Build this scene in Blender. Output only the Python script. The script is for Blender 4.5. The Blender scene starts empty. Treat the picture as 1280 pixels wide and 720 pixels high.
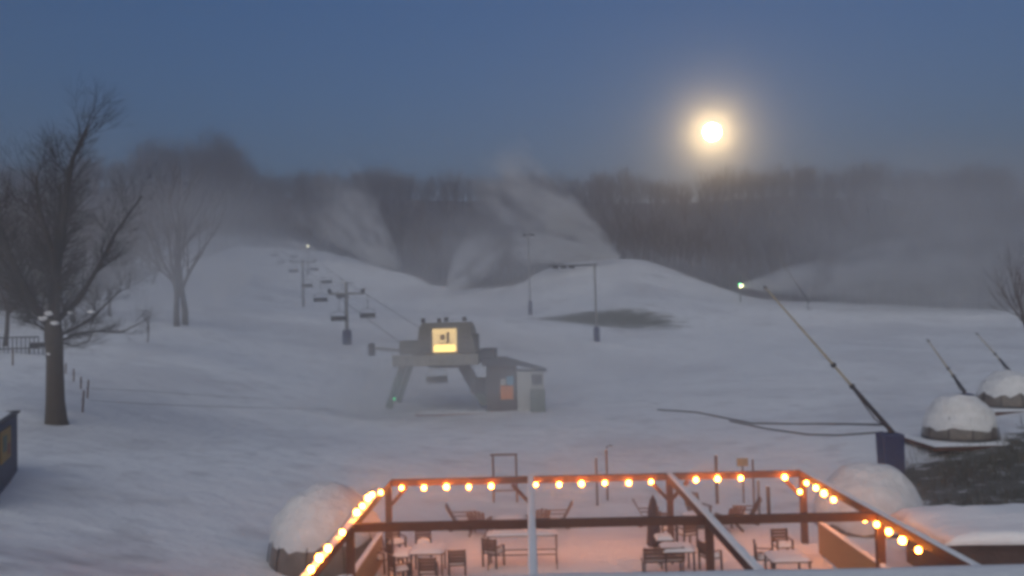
import bpy, bmesh, math, random
import numpy as np
from mathutils import Vector, Matrix, noise
R = math.radians
rnd = random.Random(7)
sc = bpy.context.scene
C = sc.collection
CZ = 8.0                      # the camera stands 8 m above the valley floor's zero
F = 1100.0                    # focal length in pixels of a 1280 px wide frame

# ------------------------------------------------------------------ camera
cam_d = bpy.data.cameras.new('camera')
cam = bpy.data.objects.new('camera', cam_d); C.objects.link(cam); sc.camera = cam
cam_d.sensor_width = 36; cam_d.lens = 36*F/1280
cam_d.clip_start = 0.1; cam_d.clip_end = 6000
RM = Matrix.Rotation(math.atan(17/F), 4, 'Z') @ Matrix.Rotation(R(90)+math.atan(40.4/F), 4, 'X') @ Matrix.Rotation(-math.atan(0.0255), 4, 'Z')
cam.matrix_world = Matrix.Translation((0, 0, CZ)) @ RM
RM3 = RM.to_3x3()
def W(px, py, d):
    """the world point seen at pixel (px, py) of the 1280x720 photograph, d metres ahead (world Y)"""
    v = RM3 @ Vector(((px-640)/F, (360-py)/F, -1))
    return Vector((0, 0, CZ)) + v*(d/v.y)

# ------------------------------------------------------------------ terrain
cp = []
for x, y, z in [(-5,6,-7.9),(0,8,-7.95),(10,8,-7.95),(-5,25,-7.9),(2,25,-7.95),(10,25,-7.95),(-5,38,-7.9),(2,40,-7.95),(12,38,-8),
                (0,60,-8.1),(12,60,-8.1),(0,80,-8.1),(-14,80,-8.1),(16,85,-7.7),(20,40,-7.25),(19,33,-7.55),(22,27,-7.9),(27,40,-6.7),
                (32,45,-5.9),(16,20,-8),(30,20,-7),(-14,10,-6.6),(-25,15,-5.2),(-40,40,-4.2),(-60,60,-2.5),(60,60,-4.5),(50,20,-6),
                (-60,0,-4),(60,0,-6),(0,-30,-8),(-60,-30,-4),(60,-30,-6)]:
    cp.append((x, y, z+CZ))
for px, py, d in [(10,585,34),(100,700,24),(250,700,27),(70,530,50),(0,700,20),(103,513,54),(30,440,80),(223,408,110),(228,470,75),
                  (300,520,65),(434,432,120),(350,600,40),(434,470,98),(560,400,140),(540,450,108),(745,427,130),(800,480,100),(700,460,112),
                  (662,395,185),(560,361,260),(610,362,255),(480,338,275),(400,316,300),(300,308,310),(367,372,200),(379,385,170),(343,352,245),
                  (385,322,290),(720,328,255),(790,326,250),(850,346,240),(885,360,232),(920,374,225),(650,357,245),(690,335,252),(800,378,185),(745,402,158),
                  (900,398,170),(1000,378,215),(1100,382,205),(1280,388,200),(1290,440,115),(1000,440,115),(1100,500,75),(1115,598,42),
                  (1200,549,46),(1275,509,53),(1205,516,60),(1262,486,75),(870,450,122),(0,405,110),(100,376,135),(170,350,180),(220,325,240),
                  (-100,380,120),(-200,330,200),(1400,380,190),
                  # wooded hill behind
                  (100,240,400),(200,228,410),(280,232,420),(340,248,425),(450,250,425),(700,254,430),(900,254,430),(960,248,430),(1100,250,430),(1300,250,420),(1500,250,400),(-100,240,390),(-300,240,380),
                  (250,285,360),(450,300,340),(620,318,330),(750,318,330),(900,330,310),(1100,335,300),(1300,335,290),(60,320,240),(1500,330,290)]:
    cp.append(tuple(W(px, py, d)))
for x in (-450,-300,-150,0,150,300,450):
    cp.append((x, 560, CZ+56)); cp.append((x, 720, CZ+46))
cp = np.array(cp)
S = 60.0
def tps(r2):
    return np.where(r2 > 1e-12, 0.5*r2*np.log(np.maximum(r2, 1e-12)), 0.0)
P = cp[:, :2]/S
K = tps(((P[:, None]-P[None])**2).sum(2)) + np.eye(len(P))*0.0006
Q = np.hstack([np.ones((len(P), 1)), P])
A = np.block([[K, Q], [Q.T, np.zeros((3, 3))]])
sol = np.linalg.solve(A, np.concatenate([cp[:, 2], np.zeros(3)]))
def ground_many(xy):
    p = np.asarray(xy, float)/S
    z = np.empty(len(p))
    for i in range(0, len(p), 20000):
        q = p[i:i+20000]
        k = tps(((q[:, None]-P[None])**2).sum(2))
        z[i:i+20000] = k @ sol[:-3] + sol[-3] + q @ sol[-2:]
    return z
def rough(x, y):
    d = max(y, 0)
    a = 0.05 + min(d, 300)*0.0013
    n = noise.noise(Vector((x*0.11, y*0.11, 3)))*a + noise.noise(Vector((x*0.4, y*0.4, 9)))*a*0.35
    if -9 < x < 14 and y < 40: n *= 0.5
    return n
def G(x, y):
    return float(ground_many([(x, y)])[0]) + rough(x, y)
def on_ground(px, py):
    lo, hi = 8.0, 8.0
    while hi < 500:
        p = W(px, py, hi)
        if p.z < G(p.x, p.y): break
        lo = hi; hi *= 1.04
    for _ in range(18):
        m = (lo+hi)/2; p = W(px, py, m)
        if p.z < G(p.x, p.y): hi = m
        else: lo = m
    p = W(px, py, hi); return Vector((p.x, p.y, G(p.x, p.y)))

# ------------------------------------------------------------------ materials
def new_mat(name):
    m = bpy.data.materials.new(name); m.use_nodes = True
    nt = m.node_tree; b = nt.nodes['Principled BSDF']
    return m, nt, b
def mat(name, col, rough_=0.7, metal=0.0, var=0.25, scale=3.0, bump=0.0, bscale=20.0, alpha=None):
    m, nt, b = new_mat(name); N, L = nt.nodes, nt.links
    tc = N.new('ShaderNodeTexCoord'); nz = N.new('ShaderNodeTexNoise'); nz.inputs['Scale'].default_value = scale
    nz.inputs['Detail'].default_value = 5
    L.new(tc.outputs['Object'], nz.inputs['Vector'])
    mx = N.new('ShaderNodeMix'); mx.data_type = 'RGBA'
    mx.inputs['A'].default_value = (*[c*(1-var) for c in col], 1); mx.inputs['B'].default_value = (*[min(1, c*(1+var)) for c in col], 1)
    L.new(nz.outputs['Fac'], mx.inputs['Factor']); L.new(mx.outputs['Result'], b.inputs['Base Color'])
    b.inputs['Roughness'].default_value = rough_; b.inputs['Metallic'].default_value = metal
    if bump:
        n2 = N.new('ShaderNodeTexNoise'); n2.inputs['Scale'].default_value = bscale; n2.inputs['Detail'].default_value = 6
        L.new(tc.outputs['Object'], n2.inputs['Vector'])
        bp = N.new('ShaderNodeBump'); bp.inputs['Strength'].default_value = bump; bp.inputs['Distance'].default_value = 0.1
        L.new(n2.outputs['Fac'], bp.inputs['Height']); L.new(bp.outputs['Normal'], b.inputs['Normal'])
    return m
def emit(name, col, strength):
    m = bpy.data.materials.new(name); m.use_nodes = True; nt = m.node_tree; nt.nodes.clear()
    e = nt.nodes.new('ShaderNodeEmission'); o = nt.nodes.new('ShaderNodeOutputMaterial')
    e.inputs['Color'].default_value = (*col, 1); e.inputs['Strength'].default_value = strength
    nt.links.new(e.outputs[0], o.inputs['Surface']); return m
def ramp(N, L, src, p0, p1):
    r = N.new('ShaderNodeMapRange'); r.interpolation_type = 'SMOOTHSTEP'
    r.inputs['From Min'].default_value = p0; r.inputs['From Max'].default_value = p1
    L.new(src, r.inputs['Value']); return r.outputs['Result']

M = {}
M['snow'] = mat('fresh_snow', (0.78, 0.79, 0.82), 0.75, var=0.04, scale=1.2, bump=0.35, bscale=6)
M['timber'] = mat('stained_timber', (0.085, 0.032, 0.02), 0.75, var=0.35, scale=9, bump=0.3, bscale=60)
M['brown'] = mat('brown_slats', (0.10, 0.05, 0.035), 0.8, var=0.3, scale=12)
M['tan'] = mat('tan_boards', (0.34, 0.21, 0.11), 0.8, var=0.2, scale=8, bump=0.2, bscale=30)
M['dark'] = mat('dark_metal', (0.035, 0.033, 0.04), 0.5, 0.3)
M['steel'] = mat('galvanised_steel', (0.22, 0.22, 0.23), 0.5, 0.4)
M['blue_pad'] = mat('navy_vinyl_pad', (0.018, 0.026, 0.085), 0.6, var=0.25, scale=5, bump=0.3, bscale=9)
M['bark'] = mat('grey_brown_bark', (0.075, 0.06, 0.05), 0.95, var=0.45, scale=6, bump=0.8, bscale=22)
M['twig'] = mat('dark_twigs', (0.045, 0.034, 0.03), 0.95)
M['wood_far'] = mat('distant_branches', (0.062, 0.034, 0.021), 0.95)
M['lance'] = mat('ochre_lance_tube', (0.33, 0.28, 0.19), 0.5, 0.2, var=0.2)
M['film'] = mat('cloudy_dome_film', (0.13, 0.11, 0.10), 0.35, var=0.6, scale=2.5)
M['dome_snow'] = mat('crusted_snow_on_film', (0.64, 0.64, 0.66), 0.8, var=0.22, scale=2.6, bump=1.0, bscale=5)
M['housing'] = mat('terminal_housing_paint', (0.13, 0.12, 0.105), 0.6, var=0.2)
M['housing_pale'] = mat('terminal_underside_paint', (0.26, 0.245, 0.22), 0.65, var=0.15)
M['green'] = mat('green_leg_paint', (0.07, 0.12, 0.10), 0.6, var=0.3)
M['white'] = mat('white_board_siding', (0.50, 0.49, 0.46), 0.7, var=0.1, bump=0.2, bscale=4)
M['roof'] = mat('dark_shingle_roof', (0.055, 0.055, 0.07), 0.85, var=0.3, bump=0.4, bscale=12)
M['orange'] = mat('orange_panel', (0.75, 0.22, 0.03), 0.6, var=0.15)
M['cyan'] = mat('light_blue_panel', (0.18, 0.36, 0.48), 0.6)
M['glass'] = mat('dark_window_glass', (0.05, 0.06, 0.07), 0.15)
M['navy'] = mat('navy_shed_paint', (0.02, 0.03, 0.075), 0.6, var=0.3)
M['red'] = mat('dull_red_edge', (0.20, 0.07, 0.05), 0.7)
M['hose'] = mat('black_hose_rubber', (0.03, 0.03, 0.035), 0.6)
M['yellow'] = mat('faded_yellow_print', (0.30, 0.20, 0.06), 0.7)
M['bulb'] = emit('glowing_bulb_glass', (1.0, 0.27, 0.03), 18)
M['window_lit'] = emit('lit_drive_room_window', (1.0, 0.70, 0.32), 0.19)
M['lamp_low'] = emit('lit_desk_lamp', (1.0, 0.66, 0.20), 0.5)
M['green_led'] = emit('green_signal_lens', (0.1, 1.0, 0.35), 0.3)
M['gun_lamp'] = emit('gun_work_light', (1.0, 0.95, 0.45), 3.5)
M['gun_green'] = emit('gun_green_light', (0.15, 1.0, 0.35), 2.2)
M['hill_lamp'] = emit('hill_lamp_lens', (1.0, 0.95, 0.7), .3)

# ground: snow, a dark patch, brushy bank, wooded hill floor -- masks are vertex attributes laid out in world metres
def ground_material():
    m, nt, b = new_mat('snow_ground'); N, L = nt.nodes, nt.links
    geo = N.new('ShaderNodeNewGeometry')
    def attr(n):
        a = N.new('ShaderNodeAttribute'); a.attribute_name = n; return a.outputs['Fac']
    def nz(scale, det=6):
        n = N.new('ShaderNodeTexNoise'); n.inputs['Scale'].default_value = scale; n.inputs['Detail'].default_value = det
        L.new(geo.outputs['Position'], n.inputs['Vector']); return n.outputs['Fac']
    def mixc(a, c, f):
        x = N.new('ShaderNodeMix'); x.data_type = 'RGBA'
        for s, v in (('A', a), ('B', c)):
            if isinstance(v, tuple): x.inputs[s].default_value = (*v, 1)
            else: L.new(v, x.inputs[s])
        L.new(f, x.inputs['Factor']); return x.outputs['Result']
    def math_(op, a, c):
        x = N.new('ShaderNodeMath'); x.operation = op
        for i, v in enumerate((a, c)):
            if isinstance(v, (int, float)): x.inputs[i].default_value = v
            else: L.new(v, x.inputs[i])
        x.use_clamp = op != 'ADD' and op != 'SUBTRACT'
        return x.outputs[0]
    snow = mixc((0.70, 0.71, 0.75), (0.82, 0.83, 0.86), nz(0.12))
    snow = mixc(snow, (0.52, 0.52, 0.55), math_('MULTIPLY', ramp(N, L, nz(0.5), 0.50, 0.72), 0.6))
    snow = mixc(snow, (0.56, 0.56, 0.60), math_('MULTIPLY', ramp(N, L, nz(0.05, 4), 0.48, 0.62), 0.55))
    dirt = math_('MULTIPLY', ramp(N, L, math_('ADD', nz(0.45, 8), attr('wear')), 0.95, 1.4), 0.75)
    c = mixc(snow, (0.20, 0.17, 0.15), dirt)
    dark_patch = ramp(N, L, math_('ADD', nz(0.35), attr('bare')), 0.75, 1.35)
    c = mixc(c, (0.17, 0.17, 0.145), dark_patch)
    br = ramp(N, L, math_('ADD', math_('MULTIPLY', nz(1.6, 10), 1.3), math_('MULTIPLY', attr('brush'), 1.0)), 1.15, 1.55)
    c = mixc(c, mixc((0.05, 0.052, 0.048), (0.14, 0.13, 0.11), nz(3)), br)
    wd = ramp(N, L, math_('ADD', nz(0.08), attr('wood')), 0.6, 0.95)
    c = mixc(c, (0.075, 0.055, 0.048), wd)
    L.new(c, b.inputs['Base Color']); b.inputs['Roughness'].default_value = 0.8
    bp = N.new('ShaderNodeBump'); bp.inputs['Strength'].default_value = 0.6; bp.inputs['Distance'].default_value = 0.32
    L.new(math_('ADD', nz(0.8, 8), math_('MULTIPLY', nz(0.2, 3), 0.6)), bp.inputs['Height']); L.new(bp.outputs['Normal'], b.inputs['Normal'])
    return m

# ------------------------------------------------------------------ mesh helpers
def me_obj(name, V, Fc, m, parent=None, smooth=False, loc=None):
    me = bpy.data.meshes.new(name); me.from_pydata([tuple(v) for v in V], [], Fc); me.update()
    if smooth: me.polygons.foreach_set('use_smooth', [True]*len(me.polygons))
    me.materials.append(m)
    o = bpy.data.objects.new(name, me); C.objects.link(o)
    if parent: o.parent = parent
    if loc is not None: o.location = loc
    return o
class MB:
    def __init__(s): s.V = []; s.F = []
    def add(s, V, Fc):
        n = len(s.V); s.V += [Vector(v) for v in V]; s.F += [tuple(i+n for i in f) for f in Fc]; return s
    def box(s, x0, x1, y0, y1, z0, z1, bevel=0.0, mtx=None, taper=0.0):
        bm = bmesh.new(); bmesh.ops.create_cube(bm, size=1)
        for v in bm.verts:
            t = 1-taper if v.co.z > 0 else 1
            v.co = Vector(((x0+x1)/2+v.co.x*(x1-x0)*t, (y0+y1)/2+v.co.y*(y1-y0)*t, (z0+z1)/2+v.co.z*(z1-z0)))
        if bevel: bmesh.ops.bevel(bm, geom=bm.edges[:], offset=bevel, segments=2, affect='EDGES', profile=0.6)
        bm.verts.index_update()
        V = [mtx @ v.co if mtx else v.co.copy() for v in bm.verts]; Fc = [tuple(v.index for v in f.verts) for f in bm.faces]
        bm.free(); return s.add(V, Fc)
    def bar(s, a, b, w, h=None, up=Vector((0, 0, 1)), bevel=0.0):
        """a rectangular bar from a to b"""
        a = Vector(a); b = Vector(b); h = h or w; d = (b-a); ln = d.length; d.normalize()
        if abs(d.dot(up)) > 0.99: up = Vector((0, 1, 0))
        sx = d.cross(up).normalized(); sz = sx.cross(d).normalized()
        m = Matrix((sx, d, sz)).transposed().to_4x4(); m.translation = a
        return s.box(-w/2, w/2, 0, ln, -h/2, h/2, bevel, m)
    def tube(s, pts, rad, seg=8, cap=True):
        pts = [Vector(p) for p in pts]; n = len(pts)
        if not isinstance(rad, (list, tuple)): rad = [rad]*n
        V = []; Fc = []; ref = None
        for i, p in enumerate(pts):
            d = (pts[min(i+1, n-1)]-pts[max(i-1, 0)]).normalized()
            if ref is None: ref = d.orthogonal().normalized()
            u = (ref-d*ref.dot(d)); u = u.normalized() if u.length > 1e-5 else d.orthogonal().normalized(); ref = u; w = d.cross(u)
            for k in range(seg):
                a = 2*math.pi*k/seg; V.append(p+(u*math.cos(a)+w*math.sin(a))*rad[i])
        for i in range(n-1):
            for k in range(seg):
                k2 = (k+1) % seg; Fc.append((i*seg+k, i*seg+k2, (i+1)*seg+k2, (i+1)*seg+k))
        if cap: Fc.append(tuple(range(seg))[::-1]); Fc.append(tuple((n-1)*seg+k for k in range(seg)))
        return s.add(V, Fc)
    def build(s, name, m, parent=None, smooth=False, loc=None):
        return me_obj(name, s.V, s.F, m, parent, smooth, loc)
def tag(o, label=None, cat=None, group=None, kind=None):
    if label: o['label'] = label
    if cat: o['category'] = cat
    if group: o['group'] = group
    if kind: o['kind'] = kind
    return o
def thing(name, loc, label, cat, group=None, rz=0.0, scale=1.0):
    o = bpy.data.objects.new(name, None); C.objects.link(o); o.empty_display_size = 0.3
    o.location = loc; o.rotation_euler = (0, 0, rz); o.scale = (scale,)*3
    return tag(o, label, cat, group)
def kids(o): return [c for c in C.objects if c.parent == o]
def dup(root, loc, rz, label, group=None, scale=None):
    r = root.copy(); C.objects.link(r); r.location = loc; r.rotation_euler = (0, 0, rz); r['label'] = label
    if scale: r.scale = (scale,)*3
    if group: r['group'] = group
    for ch in root.children:
        c = ch.copy(); C.objects.link(c); c.parent = r
        for g in ch.children:
            e = g.copy(); C.objects.link(e); e.parent = c
    return r
def snow_pad(x0, x1, y0, y1, z, h, seed=0, n=7, bulge=0.0):
    """a soft-edged lens of settled snow on a rectangular top"""
    V = []; Fc = []
    for j in range(n+1):
        for i in range(n+1):
            u, v = i/n, j/n
            e = min(u, 1-u, v, 1-v)*n
            hh = h*(1-math.exp(-e*1.4))*(1+bulge*math.sin(math.pi*u)*math.sin(math.pi*v)) + (0.12*h*noise.noise(Vector((i*0.7, j*0.7, seed))) if e > 0 else 0)
            V.append((x0+(x1-x0)*u, y0+(y1-y0)*v, z+hh))
    for j in range(n):
        for i in range(n):
            a = j*(n+1)+i; Fc.append((a, a+1, a+n+2, a+n+1))
    m = MB(); m.add(V, Fc)
    edge = [i for i in range(n+1)]+[(j+1)*(n+1)-1 for j in range(1, n+1)]+[n*(n+1)+i for i in range(n-1, -1, -1)]+[j*(n+1) for j in range(n-1, 0, -1)]
    m.F.append(tuple(edge[::-1])); return m

# ------------------------------------------------------------------ ground mesh
def axis(a, b, fine, grow, c=0.0):
    out = [c]; s = fine; x = c
    while x < b: x += s; out.append(x); s *= grow
    s = fine; x = c
    while x > a: x -= s; out.insert(0, x); s *= grow
    return out
xs = axis(-520, 520, 0.55, 1.022, 2); ys = axis(-40, 740, 0.55, 1.016, 25)
gx, gy = np.meshgrid(xs, ys)
xy = np.stack([gx.ravel(), gy.ravel()], 1)
gz = ground_many(xy)
sm = lambda a, b, x: (lambda t: t*t*(3-2*t))(min(1, max(0, (x-a)/(b-a))))
edge_px = [(-400,330),(-100,372),(60,395),(110,372),(170,345),(230,318),(300,306),(400,316),(480,339),(540,357),(600,361),(655,358),(690,336),(720,327),(790,325),(850,341),(920,369),(1000,377),(1100,382),(1400,384)]
edge_d  = [(-400,150),(-100,118),(60,118),(110,135),(170,180),(230,245),(300,312),(400,302),(480,278),(540,263),(600,259),(655,247),(690,254),(720,259),(790,254),(850,244),(920,229),(1000,218),(1100,208),(1400,196)]
ex = [ (p-657)/F for p, _ in edge_d ]; ed = [d for _, d in edge_d]
def tree_edge(x, y):
    """how far past the edge of the wood (metres)"""
    return y - float(np.interp(x/max(y, 1), ex, ed))
V = []; bare = []; brush = []; wood = []; wear = []
for (x, y), z in zip(xy, gz):
    V.append((x, y, z+rough(x, y)))
    b_ = 0.0
    q = ((x-14.5)/19)**2+((y-163)/22)**2  # oval area of darker colour on the mid slope
    b_ = max(b_, 1-q) if q < 1 else b_
    bare.append(b_*1.0)
    t = sm(13.5, 16.5, x+noise.noise(Vector((x*.3, y*.3, 0)))*1.5)*sm(26, 30, y)*(1-sm(41+(x-17)*0.25, 46+(x-17)*.5, y))
    brush.append(t*0.95)
    te = tree_edge(x, y); wood.append(sm(-2, 10, te) if y > 60 else 0)
    wear.append((sm(-7, -10, x) if False else 0) + 0.52*(1-sm(24, 33, y))*(1-sm(-9, -6.5, x)) + 0.35*math.exp(-((x+7)/14)**2-((y-80)/9)**2)+0.45*math.exp(-((x-19)/5)**2-((y-46)/3)**2))
nx = len(xs); Fc = [(j*nx+i, j*nx+i+1, (j+1)*nx+i+1, (j+1)*nx+i) for j in range(len(ys)-1) for i in range(nx-1)]
gr = me_obj('ground', V, Fc, ground_material(), smooth=True)
for n_, a in (('bare', bare), ('brush', brush), ('wood', wood), ('wear', wear)):
    at = gr.data.attributes.new(n_, 'FLOAT', 'POINT'); at.data.foreach_set('value', a)
tag(gr, 'snow covered ski slope and valley floor rising to the wooded hill', 'ground', kind='structure')

# ------------------------------------------------------------------ bare trees
def grow(mb_t, mb_c, p, d, ln, r, lvl, maxl, rng, spread=0.55, seg=3, up=0.12, tw=3):
    n = seg if lvl < 2 else 2
    pts = [p.copy()]; rs = [r]; dd = d.copy()
    for i in range(n):
        dd = (dd+Vector((rng.gauss(0, .10), rng.gauss(0, .10), rng.gauss(0, .06)+up*0.5))).normalized()
        p = p+dd*(ln/n); pts.append(p.copy()); rs.append(r*(1-0.42*(i+1)/n) if lvl < maxl else r*(1-0.8*(i+1)/n))
    (mb_t if lvl == 0 else mb_c).tube(pts, rs, seg=(7 if lvl == 0 else 5 if lvl == 1 else 3), cap=False)
    if lvl >= maxl: return
    k = tw + (1 if rng.random() < 0.4 else 0)
    for c in range(k):
        t = 1.0 if c == 0 else rng.uniform(0.35, 0.98)
        i = min(int(t*n), n-1); f = t*n-i
        q = pts[i].lerp(pts[i+1], f); rr = rs[i]*(1-f)+rs[i+1]*f
        ax = Vector((rng.gauss(0, 1), rng.gauss(0, 1), rng.gauss(0, .35))); ax = (ax-dd*ax.dot(dd)).normalized()
        nd = (dd*(1.0)+ax*(spread*rng.uniform(.5, 1.5) if c else spread*.3)+Vector((0, 0, up))).normalized()
        grow(mb_t, mb_c, q, nd, ln*rng.uniform(.62, .84), rr*(0.72 if c else .85), lvl+1, maxl, rng, spread, seg, up, tw)
def tree_mesh(seed, h, maxl=4, r=0.28, tw=3):
    rng = random.Random(seed); t = MB(); c = MB()
    grow(t, c, Vector((0, 0, -0.5)), Vector((rng.gauss(0, .02), rng.gauss(0, .02), 1)).normalized(), h*0.34, r, 0, maxl, rng, 0.6, 3, 0.16, tw)
    zmax = max(v.z for v in c.V); k = h/zmax
    for m in (t, c):
        for v in m.V: v.z *= k; v.x *= min(k, 1.15); v.y *= min(k, 1.15)
    return t, c
# the big tree on the left
tr_p = W(68, 530, 50); tr_p.z = G(tr_p.x, tr_p.y)
bt = thing('bare_tree', tr_p, 'large bare deciduous tree with a thick trunk, nearest tree at the left', 'tree')
t = MB(); c = MB(); rg = random.Random(21)
px_m = 50/F
def L_(px, py, dy=0.0):
    q = W(px, py, 50)-tr_p; return Vector((q.x, dy, q.z))
t.tube([Vector((0.12, 0, -0.4)), Vector((0.1, 0, 0.15)), L_(69, 500), L_(68.5, 450), L_(67, 418), L_(66, 398)], [0.80, 0.60, 0.50, 0.45, 0.50, 0.40], seg=14)
limbs = [ ([(66, 410), (50, 385), (36, 350), (22, 300), (10, 250), (0, 200)], -0.6, .30),
          ([(66, 400), (60, 360), (56, 310), (53, 268), (46, 222)], 0.8, .28),
          ([(68, 398), (74, 350), (84, 300), (94, 245), (105, 205), (126, 168)], -0.4, .28),
          ([(68, 405), (80, 360), (82, 310), (78, 268), (84, 232)], -1.0, .22),
          ([(70, 402), (90, 375), (106, 335), (124, 285), (150, 236)], 0.9, .18),
          ([(64, 404), (46, 392), (20, 360), (-10, 320), (-40, 290)], 0.3, .22),
          ([(72, 420), (92, 412), (118, 398), (140, 378), (158, 362)], -0.2, .10),
          ([(72, 428), (90, 418), (112, 414), (140, 416), (160, 404)], 0.5, .08),
          ([(72, 416), (84, 428), (104, 432), (126, 426), (140, 410)], -0.6, .06),
          ([(62, 418), (48, 408), (30, 402), (8, 396)], 0.2, .09)]
for pl, dy, r0 in limbs:
    pts = [L_(x, y, dy*i*0.8) for i, (x, y) in enumerate(pl)]; n = len(pts)
    rs = [r0*(1-0.72*i/(n-1)) for i in range(n)]
    c.tube(pts, rs, seg=7, cap=False)
    for i in range(1, n):
        for k in range((3 if i == 1 else 7) if r0 > .12 else 5):
            f = rg.random(); q = pts[i-1].lerp(pts[i], f); dd = (pts[i]-pts[i-1]).normalized()
            ax = Vector((rg.gauss(0, 1), rg.gauss(0, 1), rg.gauss(0.2, .4))).normalized()
            nd = (dd+ax*0.75).normalized()
            grow(t, c, q, nd, (1.05+.55*i/n)*(1 if r0 > .12 else .65), rs[i]*0.33, 1, 4, rg, 0.8, 3, 0.06, 4)
t.build('trunk', M['bark'], bt, True); c.build('crown', M['twig'], bt)
s = MB()
for px, py, r_ in ((58, 398, .28), (66, 392, .25), (73, 404, .22), (118, 390, .2), (92, 391, .16), (52, 388, .16), (66, 442, .15)):
    bm = bmesh.new(); bmesh.ops.create_icosphere(bm, subdivisions=2, radius=r_); q = L_(px, py, -0.35)
    for v in bm.verts: v.co = Vector((v.co.x*1.2, v.co.y, v.co.z*.55))*(1+.25*noise.noise(v.co*6))+q
    bm.verts.index_update(); s.add([v.co.copy() for v in bm.verts], [tuple(v.index for v in f.verts) for f in bm.faces]); bm.free()
s.build('snow_clumps', M['snow'], bt, True)

# library of tree shapes
lib = []
for sd in range(6):
    h = 15+rnd.uniform(-2, 3); t, c = tree_mesh(100+sd, h, 4, 0.24, 3); lib.append((t, c, h))
lib_me = []
for t, c, h in lib:
    a = bpy.data.meshes.new('tree_trunk'); a.from_pydata([tuple(v) for v in t.V], [], t.F); a.materials.append(M['bark'])
    b = bpy.data.meshes.new('tree_crown'); b.from_pydata([tuple(v) for v in c.V], [], c.F); b.materials.append(M['wood_far'])
    lib_me.append((a, b, h))
def place_tree(x, y, h, k, label, group=None, name='bare_tree', sx=1.0):
    a, b, h0 = lib_me[k % 6]; z = G(x, y)
    r = thing(name, (x, y, z), label, 'tree', group, rnd.uniform(0, 6.28)); r.scale = (h/h0*sx, h/h0*sx, h/h0)
    for me, n in ((a, 'trunk'), (b, 'crown')):
        o = bpy.data.objects.new(n, me); C.objects.link(o); o.parent = r
    return r
def tree_at(px, d, h, k, label, group=None, sx=1.0):
    p = W(px, 400, d); return place_tree(p.x, d, h, k, label, group, sx=sx)
tree_at(221, 110, 19, 3, 'tall bare tree with twin neighbour left of the slope, left one of the pair', sx=1.15)
tree_at(231, 112, 22, 5, 'tall bare tree with twin neighbour left of the slope, right one of the pair', sx=1.15)
tree_at(5, 84, 17, 2, 'bare tree standing at the left edge of the picture behind the railing')
tree_at(184, 96, 4.5, 3, 'small thin sapling on the snow between the big tree and the twin trees')
for i, (px, d, h) in enumerate([(-60,96,19),(32,112,16),(92,128,16),(124,140,17),(160,160,18),(190,176,17),(138,120,12)]):
    tree_at(px, d, h, i, 'bare tree in the dark row behind the large tree at left', 'bare trees at the left edge of the slope', 1.2)
for i in range(26):
    tree_at(rnd.uniform(-90, 150), rnd.uniform(104, 160), rnd.uniform(13, 19), i, 'bare tree in the dark row behind the large tree at left', 'bare trees at the left edge of the slope', 1.3)
for i, (px, d, h) in enumerate([(1290,120,16),(1305,128,15),(1320,118,17),(1284,142,14)]):
    tree_at(px, d, h, i+1, 'bare tree in the small stand at the right edge of the snowfield', 'bare trees at the right edge of the snowfield', .95)
EL = 'leafless tree along the front edge of the hazy wood behind the ski slopes'
cnt = 0
r2 = random.Random(5)
px = 100
while px < 1330 and cnt < 210:
    u = (px-657)/F; d0 = float(np.interp(u, ex, ed))
    y = d0+r2.uniform(3, 16); x = u*y
    place_tree(x, y, r2.uniform(11, 17), cnt, EL, 'trees along the front edge of the wood', sx=1.15)
    cnt += 1; px += r2.uniform(4, 8.5)
# the wood behind: one mass
VV = []; FF = []; base = 0
arr = []
for t, c, h in lib:
    v = np.array([tuple(q) for q in t.V+c.V]); off = len(t.V)
    f = [tuple(q) for q in t.F]+[tuple(i+off for i in g) for g in c.F]
    arr.append((v, np.array([g for g in f if len(g) == 4])))
pos = []
r3 = random.Random(11)
while len(pos) < 1500:
    u = r3.uniform(-0.66, 0.66); d0 = float(np.interp(u, ex, ed)); y = (d0+14+(r3.random()**0.9)*(455-d0-14)) if len(pos) < 650 else r3.uniform(385, 500)
    pos.append((u*y, y))
gzs = ground_many(pos); vs = []; fs = []; n0 = 0
for i, ((x, y), z) in enumerate(zip(pos, gzs)):
    v, f = arr[i % 6]; a = r3.uniform(0, 6.28); k = r3.uniform(.85, 1.3)
    u = (x/y)*F+657
    k *= 1+.45*noise.noise(Vector((u*.016, 2, 0)))
    if 165 < u < 300: k *= 1.45
    if u > 960: k *= 1.1
    ca, sa = math.cos(a), math.sin(a)
    w = np.stack([(v[:, 0]*ca-v[:, 1]*sa)*k*1.1+x, (v[:, 0]*sa+v[:, 1]*ca)*k*1.1+y, v[:, 2]*k+z], 1)
    vs.append(w); fs.append(f+n0); n0 += len(v)
vs = np.concatenate(vs).astype(np.float32); fs = np.concatenate(fs).astype(np.int32)
me = bpy.data.meshes.new('wood'); me.vertices.add(len(vs)); me.vertices.foreach_set('co', vs.ravel())
me.loops.add(fs.size); me.loops.foreach_set('vertex_index', fs.ravel()); me.polygons.add(len(fs))
me.polygons.foreach_set('loop_start', np.arange(len(fs), dtype=np.int32)*4); me.polygons.foreach_set('loop_total', np.full(len(fs), 4, np.int32))
me.update(calc_edges=True); me.materials.append(M['wood_far'])
wo = bpy.data.objects.new('wood', me); C.objects.link(wo)
tag(wo, 'dense leafless wood covering the dark hill behind the slopes', 'wood', kind='stuff')

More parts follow.
